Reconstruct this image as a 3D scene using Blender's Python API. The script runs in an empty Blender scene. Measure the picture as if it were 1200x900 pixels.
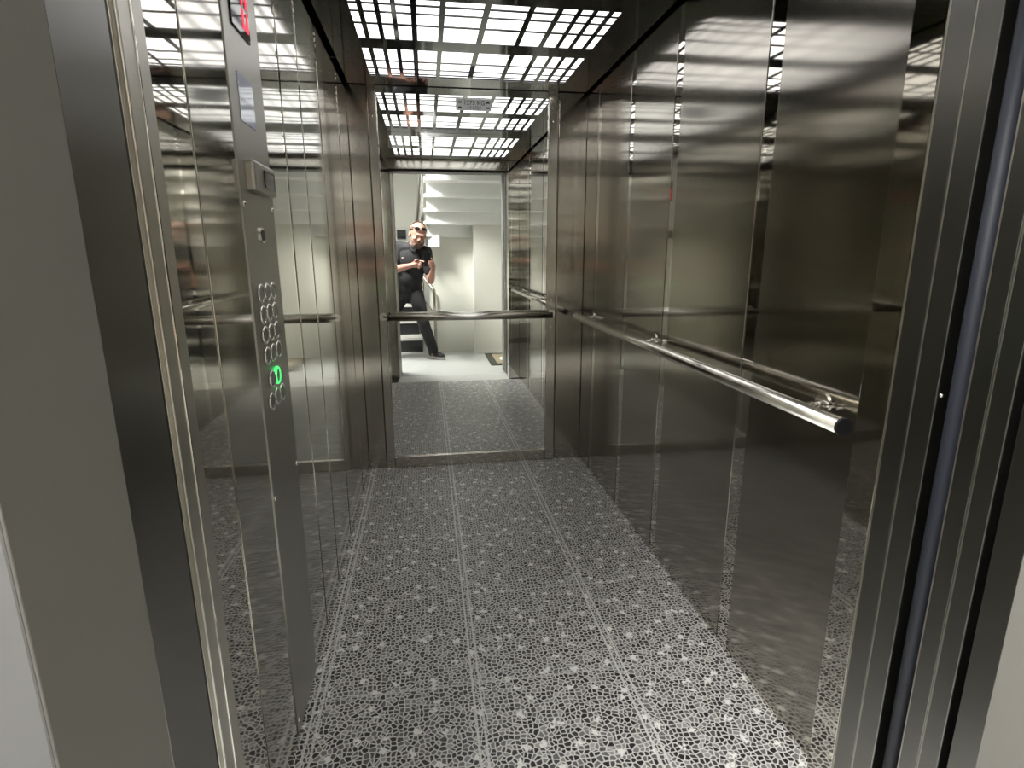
import bpy, bmesh, math, random
from mathutils import Vector, Matrix, Euler
random.seed(7)
S = bpy.context.scene
COL = S.collection
PI = math.pi

# ------------------------------------------------------------------ measures (metres)
XL, XR, YB, YF = -0.373, 0.899, 3.209, 0.906      # cabin: left, right, back, front
ZC = 2.081                                        # underside of the light ceiling
OL, OR_ = -0.295, 0.79                             # clear opening
HD = 1.995                                        # opening height
YW = 0.402                                        # face of the lobby wall

# ------------------------------------------------------------------ materials
def new_mat(name):
    m = bpy.data.materials.new(name); m.use_nodes = True
    nt = m.node_tree
    return m, nt, nt.nodes['Principled BSDF']

def plain(name, col, rough=.5, metal=0., spec=.5, emit=None, estr=0., bump=0., bscale=60.):
    m, nt, b = new_mat(name)
    b.inputs['Base Color'].default_value = (*col, 1)
    b.inputs['Roughness'].default_value = rough
    b.inputs['Metallic'].default_value = metal
    b.inputs['Specular IOR Level'].default_value = spec
    if emit:
        b.inputs['Emission Color'].default_value = (*emit, 1)
        b.inputs['Emission Strength'].default_value = estr
    if bump:
        tc = nt.nodes.new('ShaderNodeTexCoord'); n = nt.nodes.new('ShaderNodeTexNoise')
        n.inputs['Scale'].default_value = bscale; n.inputs['Detail'].default_value = 4
        bp = nt.nodes.new('ShaderNodeBump'); bp.inputs['Strength'].default_value = bump
        bp.inputs['Distance'].default_value = .002
        nt.links.new(tc.outputs['Object'], n.inputs['Vector'])
        nt.links.new(n.outputs['Fac'], bp.inputs['Height'])
        nt.links.new(bp.outputs['Normal'], b.inputs['Normal'])
    return m

def steel(name, col, rough, aniso=0., wave=0., wscale=(1, 1, 1), grain=0., rvar=.0):
    """brushed or polished stainless: vertical grain, long soft dents in the sheet"""
    m, nt, b = new_mat(name)
    N, L = nt.nodes.new, nt.links.new
    b.inputs['Metallic'].default_value = 1
    b.inputs['Base Color'].default_value = (*col, 1)
    b.inputs['Roughness'].default_value = rough
    tc = N('ShaderNodeTexCoord')
    if aniso:
        b.inputs['Anisotropic'].default_value = aniso
        t = N('ShaderNodeTangent'); t.direction_type = 'RADIAL'; t.axis = 'Z'
        L(t.outputs['Tangent'], b.inputs['Tangent']); b.inputs['Anisotropic Rotation'].default_value = 0.0
    if rvar:
        mp = N('ShaderNodeMapping'); mp.inputs['Scale'].default_value = (160, 160, 1.2)
        n = N('ShaderNodeTexNoise'); n.inputs['Scale'].default_value = 1; n.inputs['Detail'].default_value = 2
        mr = N('ShaderNodeMapRange'); mr.inputs['To Min'].default_value = rough-rvar; mr.inputs['To Max'].default_value = rough+rvar
        L(tc.outputs['Object'], mp.inputs['Vector']); L(mp.outputs['Vector'], n.inputs['Vector'])
        L(n.outputs['Fac'], mr.inputs['Value']); L(mr.outputs['Result'], b.inputs['Roughness'])
    prev = None
    if wave:
        mp = N('ShaderNodeMapping'); mp.inputs['Scale'].default_value = wscale
        n = N('ShaderNodeTexNoise'); n.inputs['Scale'].default_value = 1; n.inputs['Detail'].default_value = 1
        bp = N('ShaderNodeBump'); bp.inputs['Strength'].default_value = 1; bp.inputs['Distance'].default_value = wave
        L(tc.outputs['Object'], mp.inputs['Vector']); L(mp.outputs['Vector'], n.inputs['Vector'])
        L(n.outputs['Fac'], bp.inputs['Height']); L(bp.outputs['Normal'], b.inputs['Normal'])
    return m

WALLCOL = (.42, .40, .355)
M = {}
M['right'] = steel('stainless_brushed_right', WALLCOL, .115, .88, .0009, (.7, 1.6, 5.5))
M['left'] = steel('stainless_brushed_left_grazing_lit', (.50, .482, .435), .07, .7, .0009, (.7, 1.6, 4.0))  # right wall's steel again; brightness of the grazing view put into a lighter colour
M['back'] = steel('stainless_brushed_back', WALLCOL, .13, .8, .0015, (1.5, 1.5, 3.0))
M['polish'] = steel('stainless_polished', (.66, .64, .59), .03, 0, .0003, (6, 6, 7))
M['trim'] = steel('stainless_trim', (.52, .50, .45), .14, .6)
M['post'] = steel('stainless_post', (.66, .64, .58), .34, .3, .0006, (9, 9, 9))
M['dark'] = steel('stainless_satin', (.27, .265, .25), .28, .6)
M['cop'] = steel('stainless_control_panel', (.46, .45, .41), .36, .5)
M['chrome'] = plain('chrome', (.78, .76, .72), .09, 1)
M['rail'] = plain('handrail_steel', (.76, .74, .68), .22, 1)
M['mirror'] = plain('mirror_glass', (.88, .90, .875), .004, 1)
M['ceil'] = steel('ceiling_dark_mirror_steel', (.10, .102, .105), .045, 0, .0003, (7, 7, 7))
M['lamp'] = plain('light_diffuser', (.9, .9, .9), .5, emit=(1, .985, .985), estr=2.1)
M['black'] = plain('black_rubber', (.012, .012, .014), .5)
M['rubber'] = plain('blue_black_rubber', (.018, .020, .028), .55, spec=.3)
M['void'] = plain('shaft_dark', (.02, .02, .02), .9)
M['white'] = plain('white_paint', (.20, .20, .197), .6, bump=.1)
M['cream'] = plain('landing_wall_paint', (.72, .715, .655), .6, bump=.1)
M['reveal'] = plain('grey_plaster', (.19, .183, .165), .75, bump=.25, bscale=25)
M['stair'] = plain('white_stair_paint', (.88, .89, .88), .5)
M['lfloor'] = plain('grey_landing_floor', (.55, .56, .55), .25)
M['alu'] = plain('sill_aluminium', (.80, .80, .78), .42, .35)
M['tread'] = plain('light_marble', (.60, .59, .56), .35)
M['riser'] = plain('black_stone', (.015, .015, .016), .22)
M['skin'] = plain('skin', (.44, .225, .165), .5)
M['hair'] = plain('hair_brown_grey', (.135, .088, .068), .8)
M['shirt'] = plain('black_cotton', (.014, .014, .016), .85, bump=.3, bscale=200)
M['pants'] = plain('black_twill', (.011, .011, .012), .85, bump=.3, bscale=200)
M['shoe'] = plain('shoe_black_mesh', (.02, .02, .022), .7)
M['sole'] = plain('shoe_sole_grey', (.42, .41, .39), .6)
M['glassblk'] = plain('black_gloss', (.01, .01, .012), .06)
M['lens'] = plain('dark_lens', (.012, .012, .014), .05)
M['eye'] = plain('eye_white', (.75, .72, .70), .2)
M['iris'] = plain('iris_dark', (.03, .02, .015), .2)
M['red'] = plain('red_led', (.3, 0, .02), .4, emit=(1, .004, .045), estr=1.3)
M['green'] = plain('green_led', (.05, .5, .1), .4, emit=(.06, 1, .18), estr=1.6)
M['sticker'] = plain('pale_blue_sticker', (.62, .66, .80), .06)
M['btn'] = plain('button_dark', (.16, .16, .155), .3, .9)
M['plate'] = plain('plate_grey', (.42, .43, .42), .35, .3)
M['ink'] = plain('ink_black', (.02, .02, .02), .6)
M['matb'] = plain('mat_dark_green_brown', (.06, .06, .045), .95, bump=.6, bscale=300)
M['matc'] = plain('mat_tan', (.34, .29, .20), .95, bump=.6, bscale=300)
M['matw'] = plain('mat_white', (.78, .78, .74), .9)
M['logo'] = plain('logo_white', (.7, .7, .7), .6)
M['box'] = plain('dark_grey_box', (.09, .095, .10), .5)

def floor_mat():
    m, nt, b = new_mat('pebble_floor')
    N, L = nt.nodes.new, nt.links.new
    tc = N('ShaderNodeTexCoord')
    # slight wobble so that the stones are irregular
    nz = N('ShaderNodeTexNoise'); nz.inputs['Scale'].default_value = 22; nz.inputs['Detail'].default_value = 1
    L(tc.outputs['Object'], nz.inputs['Vector'])
    wob = N('ShaderNodeVectorMath'); wob.operation = 'MULTIPLY_ADD'
    wob.inputs[1].default_value = (.012, .012, 0); L(nz.outputs['Color'], wob.inputs[0]); L(tc.outputs['Object'], wob.inputs[2])
    SC = 72
    ve = N('ShaderNodeTexVoronoi'); ve.voronoi_dimensions = '2D'; ve.feature = 'DISTANCE_TO_EDGE'; ve.inputs['Scale'].default_value = SC
    vc = N('ShaderNodeTexVoronoi'); vc.voronoi_dimensions = '2D'; vc.feature = 'F1'; vc.inputs['Scale'].default_value = SC
    for v in (ve, vc):
        v.inputs['Randomness'].default_value = .85
        L(wob.outputs[0], v.inputs['Vector'])
    edge = N('ShaderNodeMapRange'); edge.inputs['From Min'].default_value = .045; edge.inputs['From Max'].default_value = .18
    L(ve.outputs['Distance'], edge.inputs['Value'])
    tone = N('ShaderNodeValToRGB')
    e = tone.color_ramp.elements
    e[0].position = 0; e[0].color = (.006, .006, .007, 1)
    e[1].position = 1; e[1].color = (.40, .395, .385, 1)
    x = tone.color_ramp.elements.new(.30); x.color = (.010, .010, .011, 1)
    x = tone.color_ramp.elements.new(.85); x.color = (.21, .207, .20, 1)
    x = tone.color_ramp.elements.new(.6); x.color = (.085, .084, .082, 1)
    sep = N('ShaderNodeSeparateColor'); L(vc.outputs['Color'], sep.inputs['Color'])
    L(sep.outputs[0], tone.inputs['Fac'])
    grain = N('ShaderNodeTexNoise'); grain.inputs['Scale'].default_value = 420; grain.inputs['Detail'].default_value = 2
    L(tc.outputs['Object'], grain.inputs['Vector'])
    gr = N('ShaderNodeValToRGB'); gr.color_ramp.elements[0].color = (.58, .575, .56, 1); gr.color_ramp.elements[1].color = (.86, .855, .84, 1)
    gr.color_ramp.elements[0].position = .3; gr.color_ramp.elements[1].position = .75
    L(grain.outputs['Fac'], gr.inputs['Fac'])
    mix = N('ShaderNodeMix'); mix.data_type = 'RGBA'
    L(edge.outputs['Result'], mix.inputs['Factor']); L(gr.outputs['Color'], mix.inputs['A']); L(tone.outputs['Color'], mix.inputs['B'])
    # white chips
    wv = N('ShaderNodeTexVoronoi'); wv.voronoi_dimensions = '2D'; wv.inputs['Scale'].default_value = 12
    nz2 = N('ShaderNodeTexNoise'); nz2.inputs['Scale'].default_value = 75; nz2.inputs['Detail'].default_value = 1
    L(tc.outputs['Object'], nz2.inputs['Vector'])
    wob2 = N('ShaderNodeVectorMath'); wob2.operation = 'MULTIPLY_ADD'; wob2.inputs[1].default_value = (.045, .045, 0)
    L(nz2.outputs['Color'], wob2.inputs[0]); L(tc.outputs['Object'], wob2.inputs[2])
    L(wob2.outputs[0], wv.inputs['Vector'])
    wr = N('ShaderNodeMapRange'); wr.inputs['From Min'].default_value =   .15; wr.inputs['From Max'].default_value = .08
    L(wv.outputs['Distance'], wr.inputs['Value'])
    mix2 = N('ShaderNodeMix'); mix2.data_type = 'RGBA'; mix2.inputs['B'].default_value = (.86, .86, .84, 1)
    L(wr.outputs['Result'], mix2.inputs['Factor']); L(mix.outputs['Result'], mix2.inputs['A'])
    # tile joints: a pair of thin pale lines every 45 cm
    sx = N('ShaderNodeSeparateXYZ'); L(tc.outputs['Object'], sx.inputs['Vector'])
    facs = []
    for axis, off in (('X', -.360), ('Y', .06)):
        a = N('ShaderNodeMath'); a.operation = 'SUBTRACT'; a.inputs[1].default_value = off-4.5; L(sx.outputs[axis], a.inputs[0])
        mo = N('ShaderNodeMath'); mo.operation = 'MODULO'; mo.inputs[1].default_value = .445 if axis == 'X' else .45; 
        a.inputs[1].default_value = off - (4.45 if axis == 'X' else 4.5)
        L(a.outputs[0], mo.inputs[0])
        for c in ((.006, .026) if axis == 'X' else (.006,)):
            d = N('ShaderNodeMath'); d.operation = 'SUBTRACT'; d.inputs[1].default_value = c; L(mo.outputs[0], d.inputs[0])
            ab = N('ShaderNodeMath'); ab.operation = 'ABSOLUTE'; L(d.outputs[0], ab.inputs[0])
            r = N('ShaderNodeMapRange'); r.inputs['From Min'].default_value = .0042; r.inputs['From Max'].default_value = .0022
            r.inputs['To Max'].default_value = .8 if axis == 'X' else .5
            L(ab.outputs[0], r.inputs['Value']); facs.append(r)
    cur = mix2
    for f in facs:
        mx = N('ShaderNodeMix'); mx.data_type = 'RGBA'; mx.inputs['B'].default_value = (.74, .735, .72, 1)
        L(f.outputs['Result'], mx.inputs['Factor']); L(cur.outputs['Result'], mx.inputs['A']); cur = mx
    L(cur.outputs['Result'], b.inputs['Base Color'])
    b.inputs['Roughness'].default_value = .33
    bp = N('ShaderNodeBump'); bp.inputs['Strength'].default_value = .25; bp.inputs['Distance'].default_value = .0015; bp.invert = True
    L(edge.outputs['Result'], bp.inputs['Height']); L(bp.outputs['Normal'], b.inputs['Normal'])
    return m
M['floor'] = floor_mat()

# ------------------------------------------------------------------ mesh helpers
def link(name, bm, mat, parent=None, smooth=False):
    me = bpy.data.meshes.new(name); bm.normal_update(); bm.to_mesh(me); bm.free()
    me.materials.append(mat)
    if smooth:
        for p in me.polygons: p.use_smooth = True
    o = bpy.data.objects.new(name, me); COL.objects.link(o)
    if parent is not None: adopt(o, parent)
    return o

def adopt(o, parent):
    o.parent = parent
    o.matrix_parent_inverse = Matrix.Translation(parent_world(parent)).inverted()

def parent_world(p):
    v = Vector(p.location); q = p.parent
    return v if q is None else v            # parents keep their children in world measures

def box(bm, x0, x1, y0, y1, z0, z1, bev=0., seg=2):
    r = bmesh.ops.create_cube(bm, size=1)
    vs = r['verts']
    for v in vs:
        v.co = Vector((x0+(v.co.x+.5)*(x1-x0), y0+(v.co.y+.5)*(y1-y0), z0+(v.co.z+.5)*(z1-z0)))
    if bev:
        es = list({e for v in vs for e in v.link_edges})
        bmesh.ops.bevel(bm, geom=es, offset=bev, segments=seg, profile=.5, affect='EDGES')

def mk_box(name, mat, x0, x1, y0, y1, z0, z1, bev=0., parent=None, kind=None):
    bm = bmesh.new(); box(bm, x0, x1, y0, y1, z0, z1, bev)
    o = link(name, bm, mat, parent)
    if kind: o['kind'] = kind
    return o

def cyl(bm, p0, p1, r, n=24, r1=None, cap=True):
    p0, p1 = Vector(p0), Vector(p1); d = p1-p0
    res = bmesh.ops.create_cone(bm, cap_ends=cap, cap_tris=False, segments=n, radius1=r, radius2=r if r1 is None else r1, depth=d.length)
    q = Vector((0, 0, 1)).rotation_difference(d.normalized()).to_matrix().to_4x4()
    bmesh.ops.transform(bm, matrix=Matrix.Translation((p0+p1)/2) @ q, verts=res['verts'])
    return res['verts']

def ball(bm, c, r, rot=None, sub=3):
    res = bmesh.ops.create_icosphere(bm, subdivisions=sub, radius=1)
    if not hasattr(r, '__len__'): r = (r, r, r)
    mt = Matrix.Diagonal((*r, 1))
    if rot is not None: mt = rot.to_4x4() @ mt
    bmesh.ops.transform(bm, matrix=Matrix.Translation(Vector(c)) @ mt, verts=res['verts'])

def capsule(bm, a, b, ra, rb, n=20):
    cyl(bm, a, b, ra, n, rb); ball(bm, a, ra, sub=2); ball(bm, b, rb, sub=2)

def tube(bm, pts, r, n=16, fillet=0.03):
    """pipe through points with rounded corners, one closed surface"""
    P = [Vector(p) for p in pts]
    path = [P[0]]
    for i in range(1, len(P)-1):
        a, b, c = P[i-1], P[i], P[i+1]
        u, v = (a-b).normalized(), (c-b).normalized()
        f = min(fillet, (a-b).length*.45, (c-b).length*.45)
        s, e = b+u*f, b+v*f
        for k in range(7):
            t = k/6; path.append((1-t)**2*s+2*t*(1-t)*b+t*t*e)
    path.append(P[-1])
    rings = []
    up = None
    for i, p in enumerate(path):
        d = (path[min(i+1, len(path)-1)]-path[max(i-1, 0)]).normalized()
        if up is None:
            up = d.orthogonal().normalized()
        up = (up-d*up.dot(d)).normalized(); w = d.cross(up)
        rings.append([bm.verts.new(p+(math.cos(2*PI*k/n)*up+math.sin(2*PI*k/n)*w)*r) for k in range(n)])
    for a, b in zip(rings, rings[1:]):
        for k in range(n): bm.faces.new((a[k], a[(k+1) % n], b[(k+1) % n], b[k]))
    bm.faces.new(rings[0][::-1]); bm.faces.new(rings[-1])

def thing(name, label, cat, loc=(0, 0, 0), group=None):
    o = bpy.data.objects.new(name, None); o.empty_display_size = .05
    COL.objects.link(o); o.location = loc
    o['label'] = label; o['category'] = cat
    if group: o['group'] = group
    return o

def tag(o, label, cat, group=None):
    o['label'] = label; o['category'] = cat
    if group: o['group'] = group
    return o

def struct(o): o['kind'] = 'structure'; return o

# ------------------------------------------------------------------ cabin shell
bm = bmesh.new(); box(bm, XL-.02, XR+.03, .92, YB+.02, -.06, 0)
struct(link('floor', bm, M['floor']))
struct(mk_box('ceiling', M['void'], XL-.03, XR+.05, .85, YB+.06, 2.22, 2.28))

def wall_with_panels(name, xs, xin, panels, mat, z0=.012, z1=2.20, depth=.002, strips=True):
    """polished backing sheet with raised brushed panels; xs = side (-1 left, +1 right)"""
    bm = bmesh.new()
    a, b = sorted((xin+xs*depth, xin+xs*(depth+.02)))
    box(bm, a, b, .906, YB+.012, -.02, z1)
    w = struct(link(name, bm, M['polish']))
    for y0, y1 in panels:
        bm = bmesh.new()
        a, b = sorted((xin, xin+xs*depth))
        box(bm, a, b, y0, y1, z0, z1-.005, .0012, 2)
        link('wall_panel', bm, mat, w)
    return w

wr = wall_with_panels('wall_right', 1, XR, [(.915, 1.430), (1.492, 2.012), (2.066, 2.472), (2.522, 2.945), (2.995, 3.206)], M['right'])
wl = wall_with_panels('wall_left', -1, XL, [(1.062, 1.274), (1.538, 1.712), (1.742, 1.978), (2.006, 2.328), (2.362, 2.825), (2.868, 3.206)], M['left'])

# back wall with brushed panels either side of the mirror
wb = struct(mk_box('wall_back', M['back'], XL-.03, XR+.03, YB+.012, YB+.04, -.02, 2.2))
mk_box('wall_panel', M['back'], XL, -.272, YB, YB+.012, .0, 2.195, .003, parent=wb)
mk_box('wall_panel', M['back'], .742, XR, YB, YB+.012, .0, 2.195, .003, parent=wb)
mk_box('wall_panel', M['back'], -.270, .740, YB+.006, YB+.012, 0, 2.195, parent=wb)

# front of the cabin: returns and header
wf = struct(mk_box('wall_front_right', M['polish'], OR_, XR+.03, .840, YF, 0, 2.2, .0015))
wfl = struct(mk_box('wall_front_left', M['trim'], XL-.03, OL-.012, .668, .744, 0, 2.2))
struct(mk_box('wall_front_return', M['polish'], XL-.03, XL, .746, .905, 0, 2.2))
wh = struct(mk_box('wall_front_header', M['trim'], XL+.001, OR_-.001, .842, YF, HD, 2.2, .002))
bm = bmesh.new(); box(bm, OL-.03, OR_+.02, .80, .838, HD-.012, HD+.012)
struct(link('trim_header_seal', bm, M['black']))

# left entrance post: two facets with a raised ridge, a slim polished slot, a dark seam
t = struct(mk_box('trim_entrance_post', M['post'], OL-.012, OL, .679, .708, 0, 2.2, .002))
mk_box('post_facet', M['post'], OL-.012, OL-.0025, .710, .745, 0, 2.2, .002, parent=t)
mk_box('post_slot', M['polish'], OL-.012, OL-.006, .667, .678, 0, 2.2, .001, parent=t)
mk_box('seam_gasket', M['black'], OL-.05, OL-.003, .6575, .667, 0, 2.2, parent=t)
mk_box('ridge', M['chrome'], OL-.008, OL+.0012, .7075, .7105, 0, 2.2, .0008, parent=t)

# landing-side frame, left
struct(mk_box('trim_landing_left', M['dark'], OL-.06, OL, .556, .657, 0, 2.2, .0015))
# landing-side frame and header, right
struct(mk_box('trim_landing_right', M['dark'], OR_+.002, OR_+.06, .580, .622, 0, 2.2, .0015))
struct(mk_box('trim_landing_header', M['dark'], OL-.06, OR_+.06, .575, .622, HD+.02, 2.24, .0015))

# sliding door leaves parked on the right (edges face the opening)
def door(name, leaves):
    d = struct(mk_box(name, M['black'], OR_+.012, OR_+.55, leaves[0][0]+.004, leaves[-1][1]-.004, .012, 2.03))
    for y0, y1 in leaves:
        mk_box('door_leaf', M['dark'], OR_+.001, OR_+.56, y0+.0012, y1-.0012, .010, 2.04, .0016, parent=d)
        mk_box('leaf_edge_highlight', M['post'], OR_+.0004, OR_+.02, y1-.0020, y1-.0002, .011, 2.035, parent=d)  # light strip added to stand in for the highlight along the folded edge
    return d
d1 = door('door_1', [(.7495, .793), (.793, .8385)])
d2 = door('door_2', [(.634, .6675), (.6675, .7015)])
bm = bmesh.new(); tube(bm, [(OR_+.014, .724, .01), (OR_+.014, .724, 2.03)], .013, 12)
g = link('door_gasket', bm, M['rubber'], d2, True)
bm = bmesh.new(); cyl(bm, (OR_+.004, .742, 1.02), (OR_-.001, .742, 1.02), .003, 10)
link('door_bolt', bm, M['chrome'], d2, True)

# sill
sl = struct(mk_box('trim_sill', M['alu'], OL-.02, OR_+.02, .640, .918, -.05, -.001, .001))
for k in range(7):
    y = .665+k*.034
    mk_box('sill_rib', M['alu'], OL-.012, OR_+.012, y, y+.013, -.002, .002, .0008, parent=sl)

# ------------------------------------------------------------------ light ceiling
colx = [(-.234, -.207), (-.188, -.148), (-.130, -.091), (-.073, -.022), (-.001, .080), (.101, .236)]
mid = .248
colx = colx + [(2*mid-b, 2*mid-a) for a, b in reversed(colx)]
half = [(.056, .203), (.219, .313), (.326, .383), (.397, .438)]
def ceiling_unit(yc, y0, y1, label):
    root = thing('ceiling_light_panel', label, 'ceiling light', (mid, yc, ZC), 'pierced steel light panels of the lift ceiling')
    rows = sorted([(yc+a, yc+b) for a, b in half]+[(yc-b, yc-a) for a, b in half])
    xs = sorted({XL+.016, XR-.016, *[v for c in colx for v in c]})
    ys = sorted({y0, y1, *[v for c in rows for v in c]})
    bm = bmesh.new()
    V = {}
    def vert(i, j, z):
        if (i, j, z) not in V: V[i, j, z] = bm.verts.new((xs[i], ys[j], z))
        return V[i, j, z]
    hole = lambda i, j: any(abs(xs[i]-a) < 1e-6 for a, b in colx) and any(abs(ys[j]-a) < 1e-6 for a, b in rows)
    th = .0025
    NX, NY = len(xs)-1, len(ys)-1
    solid = {(i, j) for i in range(NX) for j in range(NY) if not hole(i, j)}
    for i, j in solid:
        bm.faces.new((vert(i, j, ZC), vert(i, j+1, ZC), vert(i+1, j+1, ZC), vert(i+1, j, ZC)))
        bm.faces.new((vert(i, j, ZC+th), vert(i+1, j, ZC+th), vert(i+1, j+1, ZC+th), vert(i, j+1, ZC+th)))
        for (di, dj, a, b) in ((-1, 0, (i, j), (i, j+1)), (1, 0, (i+1, j+1), (i+1, j)), (0, -1, (i+1, j), (i, j)), (0, 1, (i, j+1), (i+1, j+1))):
            if (i+di, j+dj) not in solid:
                bm.faces.new((vert(*a, ZC), vert(*a, ZC+th), vert(*b, ZC+th), vert(*b, ZC)))
    bmesh.ops.recalc_face_normals(bm, faces=bm.faces)
    link('grille', bm, M['ceil'], root)
    gx0, gx1, gy0, gy1 = colx[0][0]-.012, colx[-1][1]+.012, rows[0][0]-.012, rows[-1][1]+.012
    mk_box('diffuser', M['lamp'], gx0, gx1, gy0, gy1, ZC+.012, ZC+.016, parent=root)
    bm = bmesh.new()
    box(bm, gx0-.006, gx1+.006, gy0-.006, gy1+.006, ZC+.022, ZC+.06)
    for a in ((gx0-.006, gx0-.001, gy0-.006, gy1+.006), (gx1+.001, gx1+.006, gy0-.006, gy1+.006),
              (gx0-.006, gx1+.006, gy0-.006, gy0-.001), (gx0-.006, gx1+.006, gy1+.001, gy1+.006)):
        box(bm, *a, ZC+th, ZC+.03)
    link('housing', bm, M['void'], root)
    return root
ceiling_unit(2.621, 2.060, YB-.016, 'dark pierced ceiling light panel at the back of the lift, above the mirror')
ceiling_unit(1.486, .925, 2.052, 'dark pierced ceiling light panel nearer the lift entrance, seen only in the mirror')

# ------------------------------------------------------------------ mirror
mr = thing('wall_mirror', 'tall mirror with steel edge strips on the back wall, reflecting the landing', 'mirror', (.23, YB, .066))
mk_box('glass', M['mirror'], -.224, .682, YB-.002, YB+.006, .060, 2.085, parent=mr)
mk_box('edge_strip', M['trim'], -.270, -.222, YB-.014, YB+.005, .0, 2.085, .004, parent=mr)
mk_box('edge_strip', M['trim'], .680, .735, YB-.014, YB+.005, .0, 2.085, .004, parent=mr)
mk_box('bottom_strip', M['trim'], -.221, .679, YB-.012, YB+.005, .0, .066, .003, parent=mr)
mk_box('bottom_lip', M['chrome'], -.222, .680, YB-.0135, YB-.009, .0625, .0675, .001, parent=mr)
for x in (-.246, .708):
    for z in (.14, .82, .975, 1.93):
        bm = bmesh.new(); ball(bm, (x, YB-.0135, z), (.0055, .0035, .0055), sub=2)
        link('screw', bm, M['chrome'], mr, True)

# capacity plate stuck on the mirror
cp = thing('capacity_plate', 'small grey load plate with black lettering stuck at the top of the mirror', 'sign', (.278, YB-.003, 1.974))
mk_box('plate', M['plate'], .185, .372, YB-.0045, YB-.0022, 1.974, 2.030, .0008, parent=cp)
def text(body, name, mat, loc, size, rot, parent, ext=.0006):
    cu = bpy.data.curves.new(name, 'FONT'); cu.body = body; cu.size = size; cu.extrude = ext
    cu.align_x = 'CENTER'; cu.align_y = 'CENTER'; cu.materials.append(mat)
    o = bpy.data.objects.new(name, cu); COL.objects.link(o)
    o.location = loc; o.rotation_euler = rot
    bpy.context.view_layer.update()
    dg = bpy.context.evaluated_depsgraph_get()
    me = bpy.data.meshes.new_from_object(o.evaluated_get(dg))
    w = o.matrix_world.copy(); bpy.data.objects.remove(o)
    me.transform(w); me.name = name
    q = bpy.data.objects.new(name, me); COL.objects.link(q); adopt(q, parent)
    return q
text('1275 KG', 'lettering', M['ink'], (.282, YB-.005, 2.010), .031, (PI/2, 0, 0), cp)
text('17 KİŞİ', 'lettering', M['ink'], (.282, YB-.005, 1.986), .021, (PI/2, 0, 0), cp)
for x, z in ((.206, 2.013), (.206, 1.988), (.354, 2.013), (.354, 1.988)):
    mk_box('mark', M['ink'], x-.009, x+.009, YB-.0052, YB-.004, z-.004, z+.004, parent=cp)

# ------------------------------------------------------------------ handrails
RX, RZ, RR = XR-.077, .895, .0178
hr = thing('handrail', 'long round steel handrail on brackets along the right cabin wall', 'handrail', (RX, 2.0, RZ), 'steel handrails in the lift')
bm = bmesh.new(); tube(bm, [(RX, .972, RZ), (RX, 3.100, RZ)], RR, 28); link('bar', bm, M['rail'], hr, True).data.polygons[-1].use_smooth = False
for y in (.972, 3.100):
    s = -1 if y < 2 else 1
    bm = bmesh.new(); cyl(bm, (RX, y-s*.004, RZ), (RX, y+s*.0025, RZ), RR+.0008, 28); link('end_cap', bm, M['black'], hr)
for y in (1.135, 2.13, 2.98):
    bm = bmesh.new(); tube(bm, [(RX+.012, y, RZ-.006), (XR-.030, y, RZ-.004), (XR-.001, y, RZ+.004)], .0075, 14, .02)
    br = link('bracket', bm, M['chrome'], hr, True)
    bm = bmesh.new(); cyl(bm, (XR-.004, y, RZ+.004), (XR+.0005, y, RZ+.004), .024, 24); link('rosette', bm, M['chrome'], br)
    bm = bmesh.new(); cyl(bm, (XR-.034, y, RZ-.004), (XR-.027, y, RZ-.004), .0125, 18); link('collar', bm, M['chrome'], br)
BY = YB-.075
hb = thing('handrail', 'short round steel handrail crossing the mirror on the back wall', 'handrail', (.24, BY, RZ), 'steel handrails in the lift')
bm = bmesh.new(); tube(bm, [(-.218, BY, RZ), (.700, BY, RZ)], RR, 28); link('bar', bm, M['rail'], hb, True)
for x in (-.218, .700):
    s = -1 if x < .2 else 1
    bm = bmesh.new(); cyl(bm, (x-s*.004, BY, RZ), (x+s*.0025, BY, RZ), RR+.0008, 28); link('end_cap', bm, M['black'], hb)
for x in (-.246, .708):
    xi = x + (.06 if x < 0 else -.06)
    bm = bmesh.new(); tube(bm, [(xi, BY+.010, RZ-.006), (xi, BY+.045, RZ-.005), (x, YB-.013, RZ+.002)], .0075, 14, .02)
    br = link('bracket', bm, M['chrome'], hb, True)
    bm = bmesh.new(); cyl(bm, (x, YB-.018, RZ+.002), (x, YB-.0135, RZ+.002), .022, 24); link('rosette', bm, M['chrome'], br)

# ------------------------------------------------------------------ control panel on the left wall
PX = XL+.002                                                   # its face
cpn = thing('control_panel', 'full height steel lift control panel with round buttons on the left wall', 'control panel', (PX, 1.405, .02))
mk_box('face_plate', M['cop'], XL-.012, PX, 1.281, 1.531, .018, 2.19, .0015, parent=cpn)
# display
dp = mk_box('display', M['glassblk'], PX-.006, PX+.004, 1.329, 1.458, 1.690, 1.860, .003, parent=cpn)
dp['label'] = 'black glass display with red floor digit'
def seg_digit(yc, zc, w, h, t):
    bm = bmesh.new(); x0, x1 = PX+.0038, PX+.0048
    box(bm, x0, x1, yc-w/2, yc+w/2, zc+h/2-t, zc+h/2); box(bm, x0, x1, yc-w/2, yc+w/2, zc-h/2, zc-h/2+t)
    for s in (-1, 1):
        a, b = sorted((yc+s*w/2, yc+s*(w/2-t)))
        box(bm, x0, x1, a, b, zc+t*.3, zc+h/2-t*1.2); box(bm, x0, x1, a, b, zc-h/2+t*1.2, zc-t*.3)
    return bm
link('digit', seg_digit(1.425, 1.750, .042, .085, .012), M['red'], dp)
# intercom / braille frame plate
fp = mk_box('intercom_frame', M['cop'], PX-.002, PX+.020, 1.322, 1.496, 1.371, 1.434, .005, parent=cpn)
mk_box('intercom_screen', M['glassblk'], PX+.0195, PX+.0215, 1.392, 1.476, 1.384, 1.421, .003, parent=fp)
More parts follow.
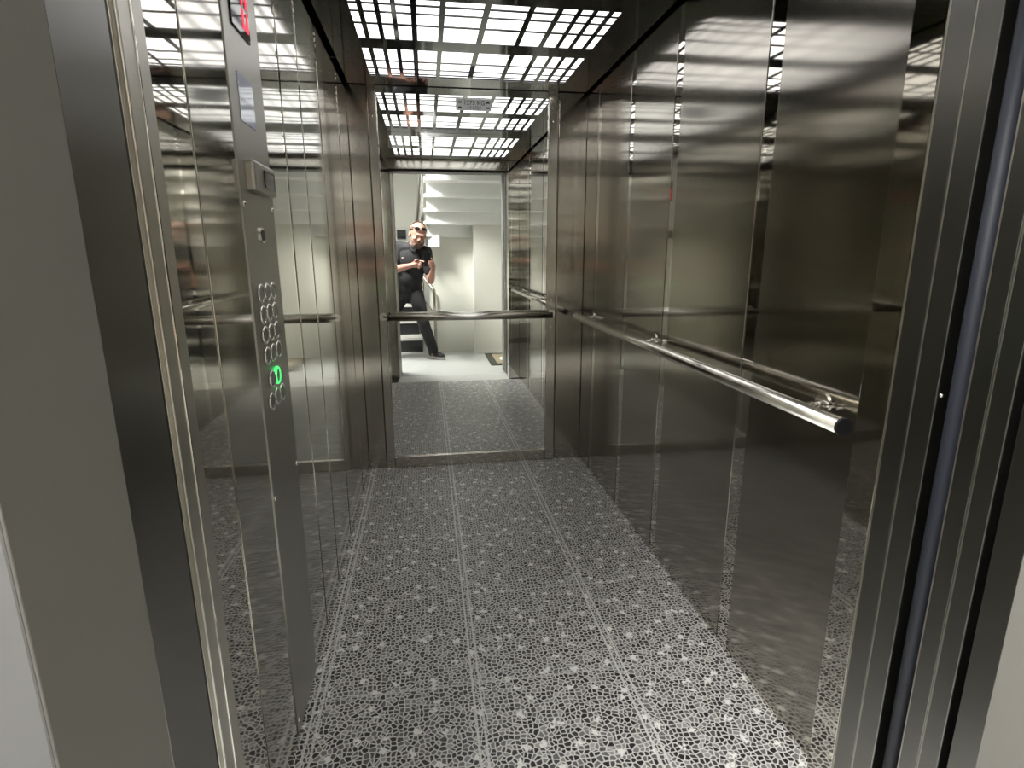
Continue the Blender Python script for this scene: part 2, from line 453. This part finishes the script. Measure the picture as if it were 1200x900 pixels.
# key switch
bm = bmesh.new(); cyl(bm, (PX-.001, 1.393, 1.280), (PX+.006, 1.393, 1.280), .017, 28)
ks = link('key_switch', bm, M['chrome'], cpn); 
bm = bmesh.new(); cyl(bm, (PX+.005, 1.393, 1.280), (PX+.0075, 1.393, 1.280), .012, 24); link('key_barrel', bm, M['black'], ks)
# buttons
btns = [(y, z) for z in (1.152, 1.105, 1.059, 1.011) for y in (1.336, 1.385, 1.434)]
btns += [(1.356, .952), (1.404, .952)]
btns += [(y, .903) for y in (1.336, 1.385, 1.432)]
bproto = None
def ring_bm(y, z, r, t, h, n=32, m=10):
    bm = bmesh.new(); R = []
    for i in range(n):
        a = 2*PI*i/n; c = Vector((PX+h, y+math.cos(a)*r, z+math.sin(a)*r))
        rr = []
        for k in range(m):
            b = 2*PI*k/m
            rr.append(bm.verts.new(c+Vector((math.sin(b)*t, math.cos(a)*math.cos(b)*t, math.sin(a)*math.cos(b)*t))))
        R.append(rr)
    for i in range(n):
        for k in range(m):
            bm.faces.new((R[i][k], R[i][(k+1) % m], R[(i+1) % n][(k+1) % m], R[(i+1) % n][k]))
    bmesh.ops.recalc_face_normals(bm, faces=bm.faces)
    return bm
for i, (y, z) in enumerate(btns):
    lit = (y, z) == (1.404, .952)
    bm = bmesh.new(); cyl(bm, (PX-.001, y, z), (PX+.006, y, z), .0165, 28)
    b = link('button', bm, M['btn'], cpn)
    if lit: b['label'] = 'button with glowing green ring'
    link('button_ring', ring_bm(y, z, .0185, .0035, .004), M['green'] if lit else M['chrome'], b, True)
for y, z in ((1.268+.024, 1.341), (1.514, 1.343), (1.293, .677), (1.518, .680), (1.293, .056), (1.518, .053)):
    bm = bmesh.new(); ball(bm, (PX+.001, y, z), (.004, .007, .007), sub=2); link('panel_screw', bm, M['chrome'], cpn, True)
st = mk_box('notice_sticker', M['sticker'], PX+.0002, PX+.0016, 1.336, 1.440, 1.511, 1.606)
tag(st, 'blank pale blue glossy sticker on the control panel below the red display', 'sticker')

# ------------------------------------------------------------------ landing shell (seen in the mirror)
LX0, LX1, LY0 = -1.55, 1.32, -2.75
LZ = 2.50
struct(mk_box('floor_landing', M['lfloor'], LX0-.1, LX1+.1, LY0-.1, .640, -.06, 0))
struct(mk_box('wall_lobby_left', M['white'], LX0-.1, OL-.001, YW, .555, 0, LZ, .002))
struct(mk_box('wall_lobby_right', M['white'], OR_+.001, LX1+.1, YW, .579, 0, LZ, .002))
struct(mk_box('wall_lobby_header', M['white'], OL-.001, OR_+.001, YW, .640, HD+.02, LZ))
# plaster reveals lining the opening
struct(mk_box('trim_reveal_left', M['reveal'], OL-.004, OL+.001, YW+.001, .555, 0, HD+.02, .001))
struct(mk_box('trim_reveal_right', M['reveal'], OR_-.001, OR_+.004, YW+.001, .579, 0, HD+.02, .001))
# shaft behind the lobby wall
struct(mk_box('wall_shaft_left', M['void'], LX0-.1, OL-.062, .556, .667, 0, LZ))
struct(mk_box('wall_landing_left', M['cream'], LX0-.1, LX0, LY0, YW, 0, LZ))
struct(mk_box('wall_landing_right', M['cream'], LX1, LX1+.1, LY0, YW, 0, LZ))
struct(mk_box('wall_landing_back', M['cream'], LX0-.1, LX1+.1, LY0-.1, LY0, 0, LZ))
struct(mk_box('wall_spandrel', M['cream'], .035, .585, -.94, -.84, 0, LZ))
struct(mk_box('wall_spandrel_corner', M['cream'], .585, LX1, -.94, -.64, 0, LZ))
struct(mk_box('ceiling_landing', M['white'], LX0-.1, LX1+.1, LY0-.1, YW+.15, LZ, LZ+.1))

# landing ceiling lamp
lm = thing('ceiling_lamp', 'round white ceiling lamp of the landing outside the lift', 'lamp', (-.58, .13, LZ))
bm = bmesh.new(); cyl(bm, (-.58, .13, LZ-.05), (-.58, .13, LZ), .22, 40); link('lamp_body', bm, M['white'], lm)
M['lamp2'] = plain('landing_lamp_glass', (.9, .9, .9), .4, emit=(1, .985, .95), estr=285.0)
bm = bmesh.new(); ball(bm, (-.58, .13, LZ-.05), (.20, .20, .045), sub=3); link('lamp_glass', bm, M['lamp2'], lm, True)

# lower flight: black risers with pale treads going up behind the man
lf = thing('lower_staircase', 'dark stair flight with pale treads rising behind the man', 'staircase', (-.6, -.86, 0))
for k in range(6):
    y = -.86-.29*k; z = .188*k
    xr = -.078-.045*k if k < 2 else -.15
    bm = bmesh.new(); box(bm, -1.5, xr, y-.31, y, max(z-.0, 0), z+.150, .002); link('riser', bm, M['riser'], lf)
    bm = bmesh.new(); box(bm, -1.52, xr+.004, y-.32, y+.022, z+.151, z+.188, .006, 3); link('tread', bm, M['tread'], lf)

# upper flight seen from below: white winding steps
uf = thing('upper_staircase', 'white winding stair flight seen from below above the landing', 'staircase', (.03, -.4, 1.33))
PV = Vector((.035, -.42))
ends = [(.15, -.84), (.58, -.84), (.99, -.64), (.99, -.46), (.99, -.30), (.99, -.07), (.99, .16), (.99, .39)]
starts = [(.05, -.62), (.045, -.58), (.02, -.52), (.03, -.46), (.035, -.30), (.04, -.07), (.04, .16), (.04, .39)]
zs = [1.335, 1.470, 1.610, 1.752, 1.900, 2.050, 2.20, 2.35]
for k in range(len(zs)):
    a0, b0 = Vector(starts[k]), Vector(ends[k])
    if k+1 < len(zs): a1, b1 = Vector(starts[k+1]), Vector(ends[k+1])
    else: a1, b1 = a0+Vector((0, .06)), b0+Vector((0, .06))
    z = zs[k]; h = (zs[k+1]-z) if k+1 < len(zs) else .15
    def prism(pts, z0, z1):
        bm = bmesh.new()
        lo = [bm.verts.new((p[0], p[1], z0)) for p in pts]; hi = [bm.verts.new((p[0], p[1], z1)) for p in pts]
        n = len(pts)
        for i in range(n): bm.faces.new((lo[i], lo[(i+1) % n], hi[(i+1) % n], hi[i]))
        bm.faces.new(lo[::-1]); bm.faces.new(hi); bmesh.ops.recalc_face_normals(bm, faces=bm.faces)
        return bm
    nrm = Vector((-(b0-a0).y, (b0-a0).x)).normalized()
    if nrm.y < 0: nrm = -nrm
    link('stair_riser', prism([a0, b0, b0-nrm*.05, a0-nrm*.05], z, z+h-.033), M['stair'], uf)
    nose = Vector((-.03, 0))
    lip = Vector((0, .014))
    poly = [a0+nose, b0, b1+lip, a1+nose+lip]
    if k == 1: poly = [a0+nose, b0, Vector((.62, -.84)), b1+lip, a1+nose+lip]
    link('stair_tread', prism(poly, z+h-.032, z+h-.001), M['stair'], uf)
    if k == 0:
        link('stair_newel_block', prism([(.03, -.84), (.17, -.84), (.17, -.60), (.03, -.60)], z-.01, z+.12), M['stair'], uf)

# steel stair rail: newel post by the first step, sloping rails and the inclined rail of the upper flight
sr = thing('stair_railing', 'tubular steel stair railing with a floor post beside the first dark step', 'railing', (.09, -.77, 0))
bm = bmesh.new(); tube(bm, [(.09, -.77, 0), (.09, -.77, .79), (-.05, -.90, .965), (-.10, -1.02, 1.06), (-.13, -1.9, 1.65)], .019, 16, .03)
link('top_rail', bm, M['trim'], sr, True)
bm = bmesh.new(); tube(bm, [(.085, -.775, .50), (-.06, -.90, .68), (-.075, -.91, .80), (-.075, -.91, .93)], .010, 12, .05); link('lower_rail', bm, M['trim'], sr, True)
bm = bmesh.new(); tube(bm, [(-.075, -.90, .72), (-.045, -.90, .74), (-.04, -.90, .88), (-.06, -.90, .93)], .010, 12, .03); link('loop', bm, M['trim'], sr, True)
bm = bmesh.new(); cyl(bm, (.09, -.77, 0), (.09, -.77, .008), .045, 24); link('floor_flange', bm, M['rail'], sr)
ur = thing('stair_handrail', 'inclined dark steel handrail beside the white upper steps, above the man', 'handrail', (-.09, -.62, 1.2))
bm = bmesh.new(); tube(bm, [(-.115, -.66, 1.05), (-.10, -.60, 1.50), (-.055, -.42, 1.86), (-.01, -.22, 2.25), (.0, .0, 2.48)], .024, 16, .05); link('rail_tube', bm, M['dark'], ur, True)
for i in (1, 3):
    y, z = ((-.60, 1.50), (0, 0), (0, 0), (-.30, 2.09))[i]
    bm = bmesh.new(); tube(bm, [(-.095 if i == 1 else -.025, y, z), (.035, y, z-.01)], .008, 10); link('rail_bracket', bm, M['rail'], ur, True)
sg = mk_box('stair_stringer', M['reveal'], -.040, .0, -.64, -.56, 1.30, 2.60, .004)
tag(sg, 'narrow grey stringer board at the open side of the white steps', 'stringer')

# small dark box on the far stair wall
eb = thing('wall_cabinet', 'small dark grey wall box far behind the man on the stairwell wall', 'box', (-.36, LY0, 1.55))
mk_box('box_body', M['box'], -.43, -.29, LY0+.001, LY0+.05, 1.46, 1.60, .004, parent=eb)
mk_box('box_door', M['glassblk'], -.42, -.30, LY0+.05, LY0+.056, 1.47, 1.59, .003, parent=eb)

# doormat
dm = thing('doormat', 'tan doormat with dark border and white oval on the grey landing floor', 'doormat', (1.0, -.18, 0))
mk_box('mat_border', M['matb'], .690, 1.24, -.56, .21, .0, .010, .003, parent=dm)
mk_box('mat_centre', M['matc'], .770, 1.16, -.48, .13, .009, .0125, .001, parent=dm)
bm = bmesh.new(); vs = cyl(bm, (0, 0, .012), (0, 0, .0145), 1, 40)
for v in bm.verts: v.co.x = 1.0+v.co.x*.17; v.co.y = -.14+v.co.y*.19
link('mat_oval', bm, M['matw'], dm)

# ------------------------------------------------------------------ the man taking the picture
def remeshed(name, bm, voxel, mat, parent, smooth=4):
    """fuse overlapping closed shapes into one continuous surface"""
    me = bpy.data.meshes.new(name); bm.to_mesh(me); bm.free()
    o = bpy.data.objects.new(name, me); COL.objects.link(o)
    r = o.modifiers.new('r', 'REMESH'); r.mode = 'VOXEL'; r.voxel_size = voxel; r.use_smooth_shade = True
    s = o.modifiers.new('s', 'SMOOTH'); s.factor = .5; s.iterations = smooth
    bpy.context.view_layer.update()
    dg = bpy.context.evaluated_depsgraph_get()
    me2 = bpy.data.meshes.new_from_object(o.evaluated_get(dg)); me2.name = name
    bpy.data.objects.remove(o); bpy.data.meshes.remove(me)
    me2.materials.clear(); me2.materials.append(mat)
    for p in me2.polygons: p.use_smooth = True
    q = bpy.data.objects.new(name, me2); COL.objects.link(q); adopt(q, parent)
    return q

man = thing('person', 'man in black polo shirt and trousers leaning sideways, photographing with a phone', 'person', (-.12, -.35, 0))
V = Vector
HC = V((-.080, -.222, 1.446))                                   # centre of the head
HM = Euler((math.radians(-17), math.radians(7), math.radians(-14)), 'XYZ').to_matrix()*1.14   # face looks along local +Y
def H(x, y, z): return HC + HM @ V((x, y, z))
neck = V((-.130, -.320, 1.345))
shL, shR = V((-.315, -.365, 1.325)), V((.012, -.285, 1.262))
elL, elR = V((-.395, -.215, 1.055)), V((.045, -.215, .935))
wrL, wrR = V((-.180, -.095, 1.108)), V((.075, -.070, 1.060))
pel = V((-.205, -.40, .80))
hipL, hipR = V((-.29, -.42, .775)), V((-.130, -.38, .775))
knL, knR = V((-.47, -.34, .44)), V((-.050, -.23, .43))
anL, anR = V((-.60, -.52, .09)), V((.050, -.375, .10))
# --- body (one continuous surface)
bm = bmesh.new()
ball(bm, H(0, -.012, .030), (.077, .098, .088), HM)              # skull
ball(bm, H(0, .020, -.022), (.066, .074, .088), HM)              # face
ball(bm, H(0, .036, -.080), (.047, .050, .036), HM)              # jaw and chin
ball(bm, H(0, .080, .022), (.050, .018, .014), HM, 2)            # brow
for s in (-1, 1):
    ball(bm, H(s*.038, .066, -.022), (.022, .022, .020), HM, 2)  # cheeks
    ball(bm, H(s*.079, -.008, -.006), (.010, .020, .032), HM, 2) # ears
    ball(bm, H(s*.011, .096, -.030), (.009, .011, .009), HM, 2)  # nostrils
capsule(bm, H(0, .086, .012), H(0, .106, -.024), .009, .0135)    # nose
ball(bm, H(0, .086, -.060), (.026, .010, .0075), HM, 2)          # lips
capsule(bm, H(0, -.030, -.050), neck+V((0, 0, -.02)), .056, .062)  # neck
ball(bm, neck+V((-.01, -.02, -.17)), (.150, .095, .20)); ball(bm, pel+V((0, 0, .12)), (.132, .088, .20)); ball(bm, pel, (.13, .09, .12))
for sh, el, wr in ((shL, elL, wrL), (shR, elR, wrR)):
    capsule(bm, sh, el, .052, .043); capsule(bm, el, el.lerp(wr, .35), .043, .043); capsule(bm, el.lerp(wr, .35), wr, .043, .028)
for hp, kn, an in ((hipL, knL, anL), (hipR, knR, anR)):
    capsule(bm, hp, kn, .082, .055); capsule(bm, kn, kn.lerp(an, .35), .055, .055); capsule(bm, kn.lerp(an, .35), an, .055, .038)
    ball(bm, an+V((0, .01, -.045)), (.03, .045, .025))
def finger(pts, r0, r1):
    n = len(pts)-1
    for i in range(n):
        capsule(bm, V(pts[i]), V(pts[i+1]), r0+(r1-r0)*i/n, r0+(r1-r0)*(i+1)/n, 10)
# left hand: palm towards himself, index finger tapping the phone screen
pc = wrL.lerp(V((-.095, -.072, 1.132)), .55)
capsule(bm, wrL, V((-.115, -.078, 1.122)), .026, .030); ball(bm, V((-.122, -.080, 1.122)), (.040, .020, .036))
finger([(-.095, -.078, 1.148), (-.058, -.072, 1.160), (-.030, -.058, 1.156), (-.012, -.046, 1.150)], .0095, .0075)
finger([(-.090, -.072, 1.130), (-.056, -.064, 1.136), (-.050, -.076, 1.118), (-.066, -.086, 1.110)], .0098, .008)
finger([(-.094, -.068, 1.112), (-.064, -.060, 1.112), (-.058, -.074, 1.098), (-.074, -.086, 1.094)], .0095, .008)
finger([(-.102, -.068, 1.096), (-.078, -.062, 1.090), (-.074, -.076, 1.080), (-.088, -.084, 1.080)], .0088, .0072)
finger([(-.130, -.070, 1.145), (-.112, -.066, 1.170), (-.086, -.064, 1.176)], .012, .009)
# right hand: wraps the phone's long edge from the right and below
capsule(bm, wrR, V((.080, -.060, 1.100)), .027, .029); ball(bm, V((.078, -.062, 1.110)), (.022, .026, .042))
for k, (z, l) in enumerate(((1.152, .046), (1.132, .052), (1.112, .048), (1.092, .038))):
    finger([(.082, -.056, z-.010), (.078, -.034, z), (.062, -.0165, z+.002), (.078-l, -.0165, z+.004)], .0095-.0005*k, .0075)
finger([(.085, -.072, 1.128), (.078, -.066, 1.165), (.062, -.055, 1.186)], .0115, .0085)
body = remeshed('body', bm, .0042, M['skin'], man, 3)
for s in (-1, 1):
    bm = bmesh.new(); ball(bm, H(s*.031, .0815, .002), .0115, sub=2); e = link('eye', bm, M['eye'], man, True)
    bm = bmesh.new(); ball(bm, H(s*.031, .0905, .000), (.0055, .004, .0055), HM, 2); link('iris', bm, M['iris'], e, True)
    bm = bmesh.new(); capsule(bm, H(s*.016, .097, .022), H(s*.048, .082, .026), .0048, .0036); remeshed('eyebrow', bm, .002, M['hair'], man, 1)
# short receding hair: back and sides of the skull
bm = bmesh.new(); ball(bm, H(0, -.018, .034), (.0795, .0985, .0905), HM, 4)
hv = [v for v in bm.verts if (lambda q: (q.y > .040 and q.z > -.05) or q.z < -.055 or (q.y > .012 and q.z < .035) or (q.z > .088 and q.y > -.03))(HM.inverted() @ (v.co-HC))]
bmesh.ops.delete(bm, geom=hv, context='VERTS')
hr_ = link('hair', bm, M['hair'], man, True)
sm = hr_.modifiers.new('s', 'SOLIDIFY'); sm.thickness = .004; sm.offset = 1
# beard and moustache
bm = bmesh.new()
ball(bm, H(0, .050, -.094), (.044, .044, .034), HM)
for s in (-1, 1):
    capsule(bm, H(s*.058, .030, -.055), H(s*.038, .058, -.092), .015, .020)
    capsule(bm, H(s*.062, .012, -.020), H(s*.058, .030, -.055), .009, .015)
    capsule(bm, H(s*.004, .094, -.049), H(s*.028, .084, -.062), .0075, .007)
    capsule(bm, H(s*.028, .084, -.062), H(s*.028, .080, -.084), .007, .012)
remeshed('beard', bm, .004, M['hair'], man, 2)
# --- polo shirt
bm = bmesh.new()
ball(bm, neck+V((-.020, -.010, -.045)), (.150, .085, .062)); ball(bm, neck+V((0, -.03, -.05)), (.085, .07, .07)); ball(bm, neck+V((-.018, -.015, -.19)), (.178, .120, .20))
ball(bm, pel+V((.01, .02, .24)), (.165, .122, .25)); ball(bm, pel+V((0, 0, .05)), (.158, .115, .13)); ball(bm, pel+V((0, .05, .16)), (.13, .10, .13))
for sh, el in ((shL, elL), (shR, elR)):
    capsule(bm, neck+V((0, -.02, -.055)), sh, .060, .064); capsule(bm, sh, sh.lerp(el, .68), .064, .062)
shirt = remeshed('polo_shirt', bm, .007, M['shirt'], man, 4)
bm = bmesh.new()
for s in (-1, 1):
    tube(bm, [neck+V((s*.012, .100, -.085)), neck+V((s*.052, .066, -.020)), neck+V((s*.062, -.02, .020)), neck+V((0, -.072, .034))], .0125, 10, .03)
remeshed('collar', bm, .004, M['shirt'], shirt, 2)
bm = bmesh.new(); ball(bm, neck+V((-.130, .098, -.150)), (.014, .006, .004), sub=2); lg = link('chest_logo', bm, M['logo'], shirt, True)
# --- trousers
bm = bmesh.new()
ball(bm, pel+V((0, 0, .04)), (.152, .108, .11)); ball(bm, pel+V((0, -.01, -.03)), (.155, .112, .11))
for hp, kn, an in ((hipL, knL, anL), (hipR, knR, anR)):
    capsule(bm, hp, kn, .092, .070); capsule(bm, kn, an+V((0, 0, .0)), .070, .062)
remeshed('trousers', bm, .007, M['pants'], man, 3)
# --- shoes
for an, yaw in ((anR, -42), (anL, 40)):
    R = Matrix.Rotation(math.radians(yaw), 3, 'Z')
    P = lambda x, y, z: V((an.x, an.y, 0)) + R @ V((x, y, z))
    bm = bmesh.new()
    ball(bm, P(0, -.02, .065), (.042, .058, .048), R); ball(bm, P(0, .07, .052), (.045, .085, .036), R); ball(bm, P(0, .13, .046), (.046, .055, .028), R)
    capsule(bm, P(0, -.01, .08), an+V((0, 0, .01)), .046, .048)
    u = remeshed('shoe', bm, .005, M['shoe'], man, 3)
    bm = bmesh.new()
    ring = [(-.036, -.07), (-.044, -.03), (-.042, .03), (-.050, .10), (-.044, .155), (-.022, .188), (.010, .190), (.040, .16), (.050, .10), (.040, .03), (.043, -.03), (.034, -.07), (0, -.085)]
    lo = [bm.verts.new(P(x, y, .001)) for x, y in ring]; hi = [bm.verts.new(P(x*1.03, y*1.02, .032)) for x, y in ring]
    n = len(ring)
    for i in range(n): bm.faces.new((lo[i], lo[(i+1) % n], hi[(i+1) % n], hi[i]))
    bm.faces.new(lo); bm.faces.new(hi[::-1]); bmesh.ops.recalc_face_normals(bm, faces=bm.faces)
    link('sole', bm, M['sole'], u)

# phone held upright in front of him
ph = thing('phone', 'black phone held upright in both hands of the man in black', 'phone', (.018, -.034, 1.10))
mk_box('case', M['glassblk'], -.020, .056, -.0385, -.0295, 1.100, 1.254, .0035, parent=ph)
mk_box('camera_bump', M['glassblk'], -.016, .018, -.030, -.0270, 1.214, 1.250, .0012, parent=ph)
for x, z in ((-.006, 1.241), (.008, 1.223)):
    bm = bmesh.new(); cyl(bm, (x, -.0275, z), (x, -.0255, z), .006, 18); link('camera_lens', bm, M['lens'], ph)

# sunglasses pushed up on the head
sgl = thing('sunglasses', 'dark sunglasses pushed up on the man\'s forehead', 'sunglasses', tuple(H(0, .09, .06)))
for s in (-1, 1):
    bm = bmesh.new(); ball(bm, H(s*.034, .070, .080), (.028, .008, .017), HM @ Euler((math.radians(40), 0, math.radians(-s*16))).to_matrix(), 3); link('lens', bm, M['lens'], sgl, True)
    bm = bmesh.new(); tube(bm, [H(s*.060, .058, .084), H(s*.081, .030, .070), H(s*.086, -.02, .036)], .003, 8, .01); link('temple', bm, M['glassblk'], sgl, True)
bm = bmesh.new(); tube(bm, [H(-.010, .085, .084), H(.010, .085, .084)], .003, 8); link('bridge', bm, M['glassblk'], sgl, True)

# ------------------------------------------------------------------ world, camera, view
w = bpy.data.worlds.new('world'); S.world = w; w.use_nodes = True
w.node_tree.nodes['Background'].inputs['Color'].default_value = (.5, .5, .5, 1)
w.node_tree.nodes['Background'].inputs['Strength'].default_value = .03

cam = bpy.data.cameras.new('camera'); co = bpy.data.objects.new('camera', cam); COL.objects.link(co)
cam.sensor_fit = 'HORIZONTAL'; cam.sensor_width = 36; cam.lens = 656.995/1200*36; cam.clip_start = .01
yaw, pit, rol = math.radians(8.498), math.radians(13.103), math.radians(-.159)
fwd = V((math.sin(yaw)*math.cos(pit), math.cos(yaw)*math.cos(pit), -math.sin(pit)))
rt = V((math.cos(yaw), -math.sin(yaw), 0)); up = rt.cross(fwd)
r2 = math.cos(rol)*rt+math.sin(rol)*up; u2 = -math.sin(rol)*rt+math.cos(rol)*up
mw = Matrix((r2, u2, -fwd)).transposed().to_4x4(); mw.translation = (0, 0, 1.2383)
co.matrix_world = mw
S.camera = co

S.view_settings.view_transform = 'Standard'; S.view_settings.look = 'None'
S.view_settings.gamma = 1; S.view_settings.use_curve_mapping = False
S.view_settings.exposure = 0
cy = S.cycles
cy.max_bounces = 24; cy.glossy_bounces = 20; cy.diffuse_bounces = 6
cy.caustics_reflective = True; cy.blur_glossy = .3; cy.sample_clamp_indirect = 12
cy.use_denoising = True
